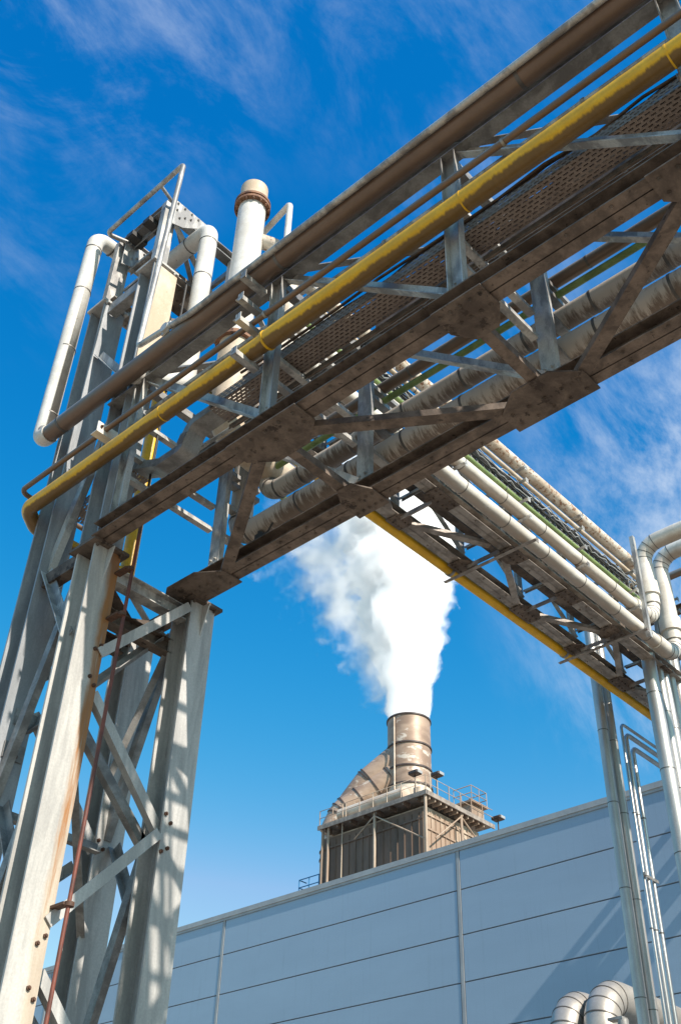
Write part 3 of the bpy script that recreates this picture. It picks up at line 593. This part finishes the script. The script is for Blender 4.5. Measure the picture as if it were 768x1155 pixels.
c = mb(); bolt(c, (3.64, 6.47, 8.2), -Y, .014); c.build('bolt', M_bolt, q)
yp = thing('gas_pipe', 'long bright yellow pipe with brown grime along the near bridge', 'pipe', (3.69, 4.5, 7.84))
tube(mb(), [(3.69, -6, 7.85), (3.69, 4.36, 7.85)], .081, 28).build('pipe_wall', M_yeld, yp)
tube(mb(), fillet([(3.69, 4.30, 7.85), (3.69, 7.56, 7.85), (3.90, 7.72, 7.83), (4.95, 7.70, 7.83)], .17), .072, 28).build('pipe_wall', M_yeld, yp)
ring(mb(), (3.69, 4.36, 7.85), Y, .086, .02).build('joint_band', M_yel, yp)
for yj in (2.45, 0.9, 5.6): ring(mb(), (3.69, yj, 7.85), Y, .0835 if yj < 4.3 else .0745, .012).build('weld_band', M_yel, yp)

# inner cable tray with its S bend
def sheet_run(q, path, halfx, th):
    path = [Vector(p) for p in path]; n = len(path); vs = []
    for i, p_ in enumerate(path):
        d = (path[min(i+1, n-1)]-path[max(i-1, 0)]).normalized(); nn = d.cross(X).normalized()
        if nn.z < 0: nn = -nn
        if abs(nn.z) < .2 and nn.y > 0: pass
        for sx, a in ((-halfx, 0), (halfx, 0), (halfx, th), (halfx-.004, th), (halfx-.004, .004), (-halfx+.004, .004), (-halfx+.004, th), (-halfx, th)):
            vs.append(p_+X*sx+nn*a)
    fs = [(i*8+j, i*8+(j+1) % 8, (i+1)*8+(j+1) % 8, (i+1)*8+j) for i in range(n-1) for j in range(8)]
    q.add(vs, fs); return q
ct = thing('cable_tray', 'perforated brown cable tray inside the near bridge with an S bend at its left end', 'cable tray', (4.11, 5.4, 8.0))
sheet_run(mb(), [(4.11, -6, 8.0), (4.11, 5.40, 8.0)], .115, .10).build('tray_bottom', M_perf, ct)
bend = fillet([(4.11, 5.40, 8.0), (4.11, 5.66, 8.0), (4.11, 5.76, 7.76), (4.11, 6.08, 7.76), (4.11, 6.45, 7.93)], .09)
sheet_run(mb(), bend, .090, .08).build('tray_bend', M_gald, ct)
sheet_run(mb(), [(4.11, 5.695, 7.93), (4.11, 5.735, 7.82)], .096, .09).build('joint_plate', M_perf, ct)
sheet_run(mb(), [(4.11, 6.45, 7.93), (4.11, 7.3, 7.80)], .115, .1).build('tray_bottom', M_perf, ct)
cb = thing('cable_bundle', 'tangle of rusty brown cables lying in the near bridge tray', 'cables', (4.1, 3, 8.05))
q = mb()
for i in range(15):
    x0 = 4.012+.014*i; pts = [(x0+random.uniform(-.02, .02), -6+k*.38, 8.025+random.uniform(0, .06)+(.11 if i%2==0 else 0)) for k in range(30)]
    tube(q, pts, .012, 6)
q.build('cable', M_cab, cb)
prism(mb(), Lsec(.05, .05, .006), (4.235, -6, 7.985), (4.235, 5.4, 7.985), X).build('support_angle', M_brown, ct)
t = thing('cable_channel', 'solid dark cable channel running inside the near bridge close to the far chord', 'cable tray', (4.7, 0, 8.6))
q = mb(); box(q, (4.66, -6, 8.60), (4.82, 4.1, 8.61)); box(q, (4.66, -6, 8.611), (4.667, 4.1, 8.70)); box(q, (4.813, -6, 8.611), (4.82, 4.1, 8.70)); q.build('tray_bottom', M_brown, t)
q = mb()
for i in range(6): tube(q, [(4.68+i*.024+random.uniform(-.01, .01), -6+k*.5, 8.63+random.uniform(0, .05)) for k in range(21)], .014, 6)
q.build('cable', M_dark, t)
for (x, z, rr_, mt, lab) in ((3.97, 8.50, .022, M_gal, 'thin grey conduit inside the near bridge just behind the thin brown pipe, upper of two'), (3.97, 8.41, .016, M_bpipe, 'thin brown conduit inside the near bridge just behind the thin brown pipe, lower of two'),
                              (4.34, 8.28, .030, M_bpipe, 'brown conduit inside the near bridge beyond the perforated tray'), (4.43, 8.22, .018, M_gal, 'thin grey conduit inside the near bridge beyond the brown conduit')):
    t = thing('conduit', lab[:200], 'conduit', (x, 0, z)); tube(mb(), [(x, -6, z), (x, 6.3, z)], rr_, 12).build('conduit_wall', mt, t)
    for n_ in (4.52, 3.4, 2.72, 1.6, .92): ring(mb(), (x, n_, z), Y, rr_*1.35, .03, 12).build('saddle', M_gald, t)
# a second, solid tray deeper in the bridge and one above

# far-side pipes of the near bridge
pipe('steel_pipe', 'slim brown pipe above the green one on the far side of the near bridge', 'pipe', [(5.13, -6, 8.46), (5.13, 6.1, 8.46), (5.13, 6.12, 10.5)], .055, M_bpipe, joints=jY(5.13, 8.46, (4.1, 2.3, .6)))
pipe('steel_pipe', 'slim green pipe on the far side of the near bridge', 'pipe', [(5.14, -6, 8.31), (5.14, 6.0, 8.31), (5.6, 6.05, 8.31)], .030, M_green)
for nm, lab, zc, rr_, ye in (('lagged_pipe', 'upper stained lagged pipe under the near bridge, elbow further right', 8.08, .095, 5.93), ('lagged_pipe', 'lower stained lagged pipe under the near bridge, elbow ending furthest left', 7.74, .112, 6.27)):
    t = thing(nm, lab, 'pipe', (5.2, ye, zc), 'lagged pipes on the far side of the near bridge')
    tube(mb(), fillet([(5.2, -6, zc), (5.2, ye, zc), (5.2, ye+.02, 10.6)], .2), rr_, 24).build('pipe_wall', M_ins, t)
    yy = -2.0
    while yy < ye-.35: ring(mb(), (5.2, yy, zc), Y, rr_*1.04, .022).build('joint_band', M_joint, t); yy += .62
    for k, (dy_, dz_) in enumerate(((.17, 0), (.06, .07), (.0, .19))):
        ring(mb(), (5.2, ye-dy_+.0, zc+dz_), Vector((0, 1-k*.5, k*.5+.001)), rr_*1.06, .016).build('joint_band', M_joint, t)
    for z in (8.6, 9.1): ring(mb(), (5.2, ye+.01, z), Z, rr_*1.05, .02).build('joint_band', M_joint, t)
hv = thing('valve_handle', 'small dark lever valve under the lower lagged pipe elbow', 'valve', (5.18, 5.92, 7.60))
q = mb(); tube(q, [(5.18, 5.95, 7.66), (5.18, 5.92, 7.54)], .03, 10); box(q, (5.14, 5.88, 7.55), (5.22, 5.98, 7.60)); q.build('valve_body', M_dark, hv)
tube(mb(), fillet([(5.16, 5.92, 7.55), (5.12, 5.78, 7.53), (5.10, 5.70, 7.58)], .03), .010, 8).build('lever', M_dark, hv)

# vent pipe with rusty flange
VX, VY = 4.56, 5.88
vp = thing('vent_pipe', 'upright white vent pipe with a rusty flange below its tan open top', 'vent pipe', (VX, VY, 8.4))
tube(mb(), fillet([(VX, VY, 11.88), (VX, VY, 9.6)], .25), .155, 32).build('pipe_wall', M_white, vp)
tube(mb(), fillet([(VX, VY, 9.6), (VX, VY, 8.42), (5.4, VY, 8.36)], .25), .157, 32).build('pipe_wall', M_tan, vp, 'tan rust-stained lower length')
ring(mb(), (VX, VY, 9.62), Z, .20, .05, 28).build('flange', M_flange, vp)
tube(mb(), [(VX, VY, 11.94), (VX, VY, 12.22)], .157, 32, caps=True).build('top_section', M_tan, vp)
q = mb(); ring(q, (VX, VY, 11.86), Z, .205, .035, 32); ring(q, (VX, VY, 11.92), Z, .205, .035, 32)
for k in range(14):
    a = 2*math.pi*k/14; bolt(q, (VX+.183*math.cos(a), VY+.183*math.sin(a), 11.842), -Z, .017, .02); tube(q, [(VX+.183*math.cos(a), VY+.183*math.sin(a), 11.86), (VX+.183*math.cos(a), VY+.183*math.sin(a), 11.94)], .012, 6)
q.build('flange', M_flange, vp)
tube(mb(), fillet([(VX+.1, VY-.05, 11.35), (VX+.28, VY-.22, 11.25), (VX+.30, VY-.42, 10.7), (VX+.3, VY-.42, 9.9)], .3), .085, 20).build('branch', M_rwhite, vp)

# inverted-L lagged pipe between the tower legs and the bridge
pipe('lagged_pipe', 'white lagged pipe with a square bend beside the flanged vent pipe', 'pipe', [(4.32, 7.2, 11.60), (4.32, 6.28, 11.60), (4.32, 6.28, 9.15), (3.74, 6.28, 8.83)], .098, M_white, R=.13,
     joints=[((4.32, 6.62, 11.6), Y), ((4.32, 6.28, 10.75), Z), ((4.32, 6.28, 11.36), Z), ((4.32, 6.28, 10.1), Z), ((4.32, 7.0, 11.6), Y)], jw=.012)

# red-brown rod and the dark cable above it
rd = thing('hanging_rod', 'slender red-brown rod hanging down beside the rust-streaked tower leg', 'rod', (4.05, 6.33, 0))
tube(mb(), [(4.15, 6.30, 10.5), (4.13, 6.31, 7.3)], .011, 8).build('cable', M_dark, rd)
tube(mb(), [(4.13, 6.31, 7.3), (4.075, 6.33, .02)], .015, 10).build('rod', M_rod, rd)
for z in (6.8, 6.35, 4.02): 
    q = mb(); box(q, (4.06, 6.32, z), (4.12, 6.47, z+.02)); ring(q, (4.11, 6.32, z+.01), Z, .035, .03, 12); q.build('guide_clip', M_bolt, rd)

# ------------------------------------------------------------------ pipes of the far bridge
gp = thing('gas_pipe', 'yellow pipe under the far edge of the far bridge, dropping beside the tower', 'pipe', (4.95, 7.66, 7))
tube(mb(), fillet([(19.9, 7.66, 10.86), (4.95, 7.66, 10.86), (4.95, 7.66, 7.74)], .2), .078, 24).build('pipe_wall', M_yel, gp)
for x in (7.4, 10.4, 13.4, 16.4):
    q = mb(); ring(q, (x, 7.66, 10.86), X, .088, .05); tube(q, [(x, 7.66, 10.95), (x, 7.66, 11.0)], .02, 8); q.build('clamp', M_gald, gp)
W1 = (6.34, 10.82, .105); W2 = (6.34, 11.23, .098)
for (yy, zc, rr_), xe, xb, lab in ((W1, 14.66, 1.0, 'lower of the two parallel white lagged pipes on the far bridge'), (W2, 14.08, 0, 'upper of the two parallel white lagged pipes on the far bridge')):
    t = thing('lagged_pipe', lab, 'pipe', (10, yy, zc), 'white lagged pipes on the far bridge')
    top = 12.75 if xb == 0 else 12.85
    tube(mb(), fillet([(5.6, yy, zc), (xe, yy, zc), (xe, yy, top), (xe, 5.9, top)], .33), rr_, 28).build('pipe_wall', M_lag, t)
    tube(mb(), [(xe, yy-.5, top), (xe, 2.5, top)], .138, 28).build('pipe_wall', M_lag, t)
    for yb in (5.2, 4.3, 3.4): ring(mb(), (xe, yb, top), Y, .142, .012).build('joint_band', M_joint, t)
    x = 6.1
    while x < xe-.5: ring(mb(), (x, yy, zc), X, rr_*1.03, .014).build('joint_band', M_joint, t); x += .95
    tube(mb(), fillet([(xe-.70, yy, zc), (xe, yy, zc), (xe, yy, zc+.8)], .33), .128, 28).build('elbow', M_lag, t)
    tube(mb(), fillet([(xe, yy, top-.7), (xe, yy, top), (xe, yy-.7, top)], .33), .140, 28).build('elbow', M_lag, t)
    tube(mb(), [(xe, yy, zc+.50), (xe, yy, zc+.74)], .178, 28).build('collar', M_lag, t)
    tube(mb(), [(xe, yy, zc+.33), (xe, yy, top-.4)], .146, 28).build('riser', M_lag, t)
    for k in range(5): a = k*.36+.06; ring(mb(), (xe-.33+.33*math.sin(a), yy, zc+.33-.33*math.cos(a)), (math.cos(a), 0, math.sin(a)), .131, .014).build('joint_band', M_joint, t)
    for k in range(4): a = k*.4+.15; ring(mb(), (xe, yy-.33+.33*math.cos(a), top-.33+.33*math.sin(a)), (0, -math.sin(a), math.cos(a)), .144, .012).build('joint_band', M_joint, t)
pipe('steel_pipe', 'slim lime green pipe beside the white lagged pipes of the far bridge', 'pipe', [(5.9, 6.34, 11.46), (13.78, 6.34, 11.46), (13.78, 6.6, 11.46)], .036, M_green, joints=jX(6.34, 11.46, (7, 10, 13)))
pipe('steel_pipe', 'slim tan pipe just under the rusty white top pipe of the far bridge', 'pipe', [(5.9, 6.34, 11.90), (13.82, 6.34, 11.90), (13.82, 6.6, 11.90), (19.5, 6.62, 11.90)], .034, M_tan, joints=jX(6.34, 11.9, (8, 12)))
pipe('steel_pipe', 'rust-speckled white pipe along the top edge of the far bridge', 'pipe', [(5.9, 6.34, 12.16), (13.72, 6.34, 12.16), (13.72, 6.75, 12.16), (19.5, 6.75, 12.16)], .095, M_rwhite, joints=jX(6.34, 12.16, (7, 9, 12)))
lt = thing('cable_ladder', 'upright cable ladder with grey cables between the green and tan pipes', 'cable tray', (10, 6.4, 11.55))
q = mb()
for z in (11.54, 11.79): box(q, (5.7, 6.36, z), (13.7, 6.40, z+.03))
for i in range(52): x = 5.8+i*.15; box(q, (x, 6.37, 11.575), (x+.03, 6.39, 11.785))
q.build('ladder_frame', M_gal, lt)
q = mb()
for i in range(5): tube(q, [(5.8+k*.29, 6.345-random.uniform(0, .02), 11.60+i*.035+random.uniform(-.012, .012)) for k in range(27)], .013, 6)
q.build('cable', M_dark, lt)
q = mb()
for i in range(2): tube(q, [(5.8+k*.096, 6.31-random.uniform(0, .03), 11.62+i*.10+random.uniform(-.05, .05)) for k in range(82)], .008, 5)
q.build('cable_tie', M_trim, lt)
for (y0, y1, z, lab) in ((6.82, 6.95, 11.24, 'dark cable channel inside the far bridge, on its near half'), (7.12, 7.25, 11.24, 'dark cable channel inside the far bridge, on its far half')):
    t = thing('cable_channel', lab, 'cable tray', (10, y0, z)); q = mb(); box(q, (4.3, y0, z), (19.5, y1, z+.008)); box(q, (4.3, y0, z+.009), (19.5, y0+.006, z+.09)); box(q, (4.3, y1-.006, z+.009), (19.5, y1, z+.09)); q.build('tray_bottom', M_brown, t)
    q = mb()
    for i in range(5): tube(q, [(4.3+k*.7, y0+.02+i*.022+random.uniform(-.01, .01), z+.03+random.uniform(0, .03)) for k in range(22)], .014, 6)
    q.build('cable', M_dark, t)

# vertical pipe group dropping from the far bridge
names = ['leftmost and fattest', 'second from the left', 'middle', 'second from the right', 'rightmost']
for k, (x, rr_) in enumerate(((14.42, .115), (14.72, .08), (14.92, .075), (15.13, .08), (15.36, .09))):
    t = pipe('downpipe', names[k]+' of the five clad pipes hanging down from the far bridge', 'pipe', [(x, 6.72, 11.5), (x, 6.72, 0)], rr_, M_stain, joints=[((x, 6.72, z-.21*k), Z) for z in (10.2, 8.9, 7.6, 6.3, 5.0)], jw=.012, group='clad pipes hanging down from the far bridge')
for k, x in enumerate((16.1, 16.35, 16.62, 16.9)):
    pipe('riser_tube', ('first', 'second', 'third', 'last')[k]+' from the left of four slim pale tubes rising at far right', 'tube', [(x, 6.15, 10.9), (x, 6.15, 15.2)], .035, M_white, joints=[((x, 6.15, 12.4+.2*k), Z)], jw=.05, jr=1.2, group='slim tubes above the far bridge')
pipe('steel_pipe', 'brown crosswise pipe at the far right behind the white lagged bends', 'pipe', [(15.5, 8.4, 13.0), (15.5, 2.0, 13.0)], .07, M_bpipe, joints=jY(15.5, 13.0, (5.5,)))
fr = thing('pipe_gantry', 'dark steel gantry at the far right edge behind the lagged bends', 'pipe support', (16, 7, 10.6))
for x_g in (16.2, 17.3):
    for y_g in (6.55, 7.55): prism(mb(), Hsec(.16, .16, .012, .01), (x_g, y_g, 12.1), (x_g, y_g, 12.9), X).build('post', M_gald, fr)
for z_g in (12.6,):
    for y_g in (6.55, 7.55): prism(mb(), Hsec(.14, .14, .012, .01), (16.1, y_g, z_g), (17.4, y_g, z_g), Y).build('beam', M_brown, fr)
    for x_g in (16.2, 17.3): prism(mb(), Hsec(.14, .14, .012, .01), (x_g, 5.9, z_g+.15), (x_g, 8.2, z_g+.15), X).build('beam', M_brown, fr)
# two stainless risers beyond the bridge
for k, (x, y) in enumerate(((15.15, 8.1), (15.40, 8.08))):
    pipe('riser', ('left' if k == 0 else 'right')+' of the two shiny clad risers in front of the warehouse', 'pipe', [(x, y, 0), (x, y, 12.6)], .088, M_stain,
         joints=[((x, y, z-.12*k), Z) for z in (3.2, 4.6, 6.0, 7.6, 9.0, 10.3)], jw=.012, group='shiny clad risers in front of the warehouse')
# three thin tubes turning into the wall
for k, (x, top, rr_) in enumerate(((15.92, 10.78, .028), (16.04, 10.62, .042), (16.22, 10.42, .042))):
    pipe('stainless_tube', ('leftmost', 'middle', 'rightmost')[k]+' of the three thin bent stainless tubes running to the warehouse', 'tube', [(x, 8.15, 0), (x, 8.15, top), (19.98, 8.15, top)], rr_, M_bright, R=.13,
         joints=[((x, 8.15, z), Z) for z in (7.2, 9.1)], jw=.02, jr=1.12, group='thin stainless tubes running to the warehouse')
tc_ = thing('tube_support', 'small strap holding the three stainless tubes together', 'bracket', (16, 8.15, 8.0))
q = mb(); box(q, (15.86, 8.09, 8.0), (16.3, 8.10, 8.05)); box(q, (15.80, 8.05, 8.0), (15.86, 8.10, 8.05)); q.build('strap', M_gald, tc_)
# two fat ducts at the wall foot
for k, (x, y, rr_) in enumerate(((16.87, 10.5, .27), (17.04, 9.9, .30))):
    t = thing('air_duct', ('smaller left' if k == 0 else 'larger right')+' one of the two fat segmented ducts bending into the warehouse', 'duct', (x, y, 0), 'fat segmented ducts at the warehouse')
    top = 6.69 if k == 0 else 6.78
    tube(mb(), fillet([(x+rr_*.1, y, 0), (x+rr_*.1, y, top), (19.99, y, top)], .62), rr_, 36).build('duct_wall', M_duct, t)
    for z in (5.7, 5.42, 5.14, 4.8, 4.4, 3.8): ring(mb(), (x+rr_*.1, y, z), Z, rr_*1.03, .02, 36).build('joint_band', M_joint, t)
    for j in range(1, 5):
        a = j*.31; cx, cz = x+rr_*.1+.62, top-.62
        ring(mb(), (cx-.62*math.cos(a), y, cz+.62*math.sin(a)), (math.sin(a), 0, math.cos(a)), rr_*1.025, .02, 36).build('joint_band', M_joint, t)
    for xx in (18.2, 19.2): ring(mb(), (xx, y, top), X, rr_*1.025, .02, 36).build('joint_band', M_joint, t)
t = thing('duct_support', 'grey upright prop standing against the larger duct bend', 'support', (17.0, 9.3, 0))
q = mb(); tube(q, [(16.75, 9.32, 0), (16.75, 9.32, 6.2)], .09, 14); q.build('post', M_gald, t)
q = mb(); box(q, (16.66, 9.28, 6.2), (16.84, 9.55, 6.24)); q.build('shoe', M_gald, t)

# strip helper properties
for o in bpy.data.objects:
    if '_at' in o: del o['_at']
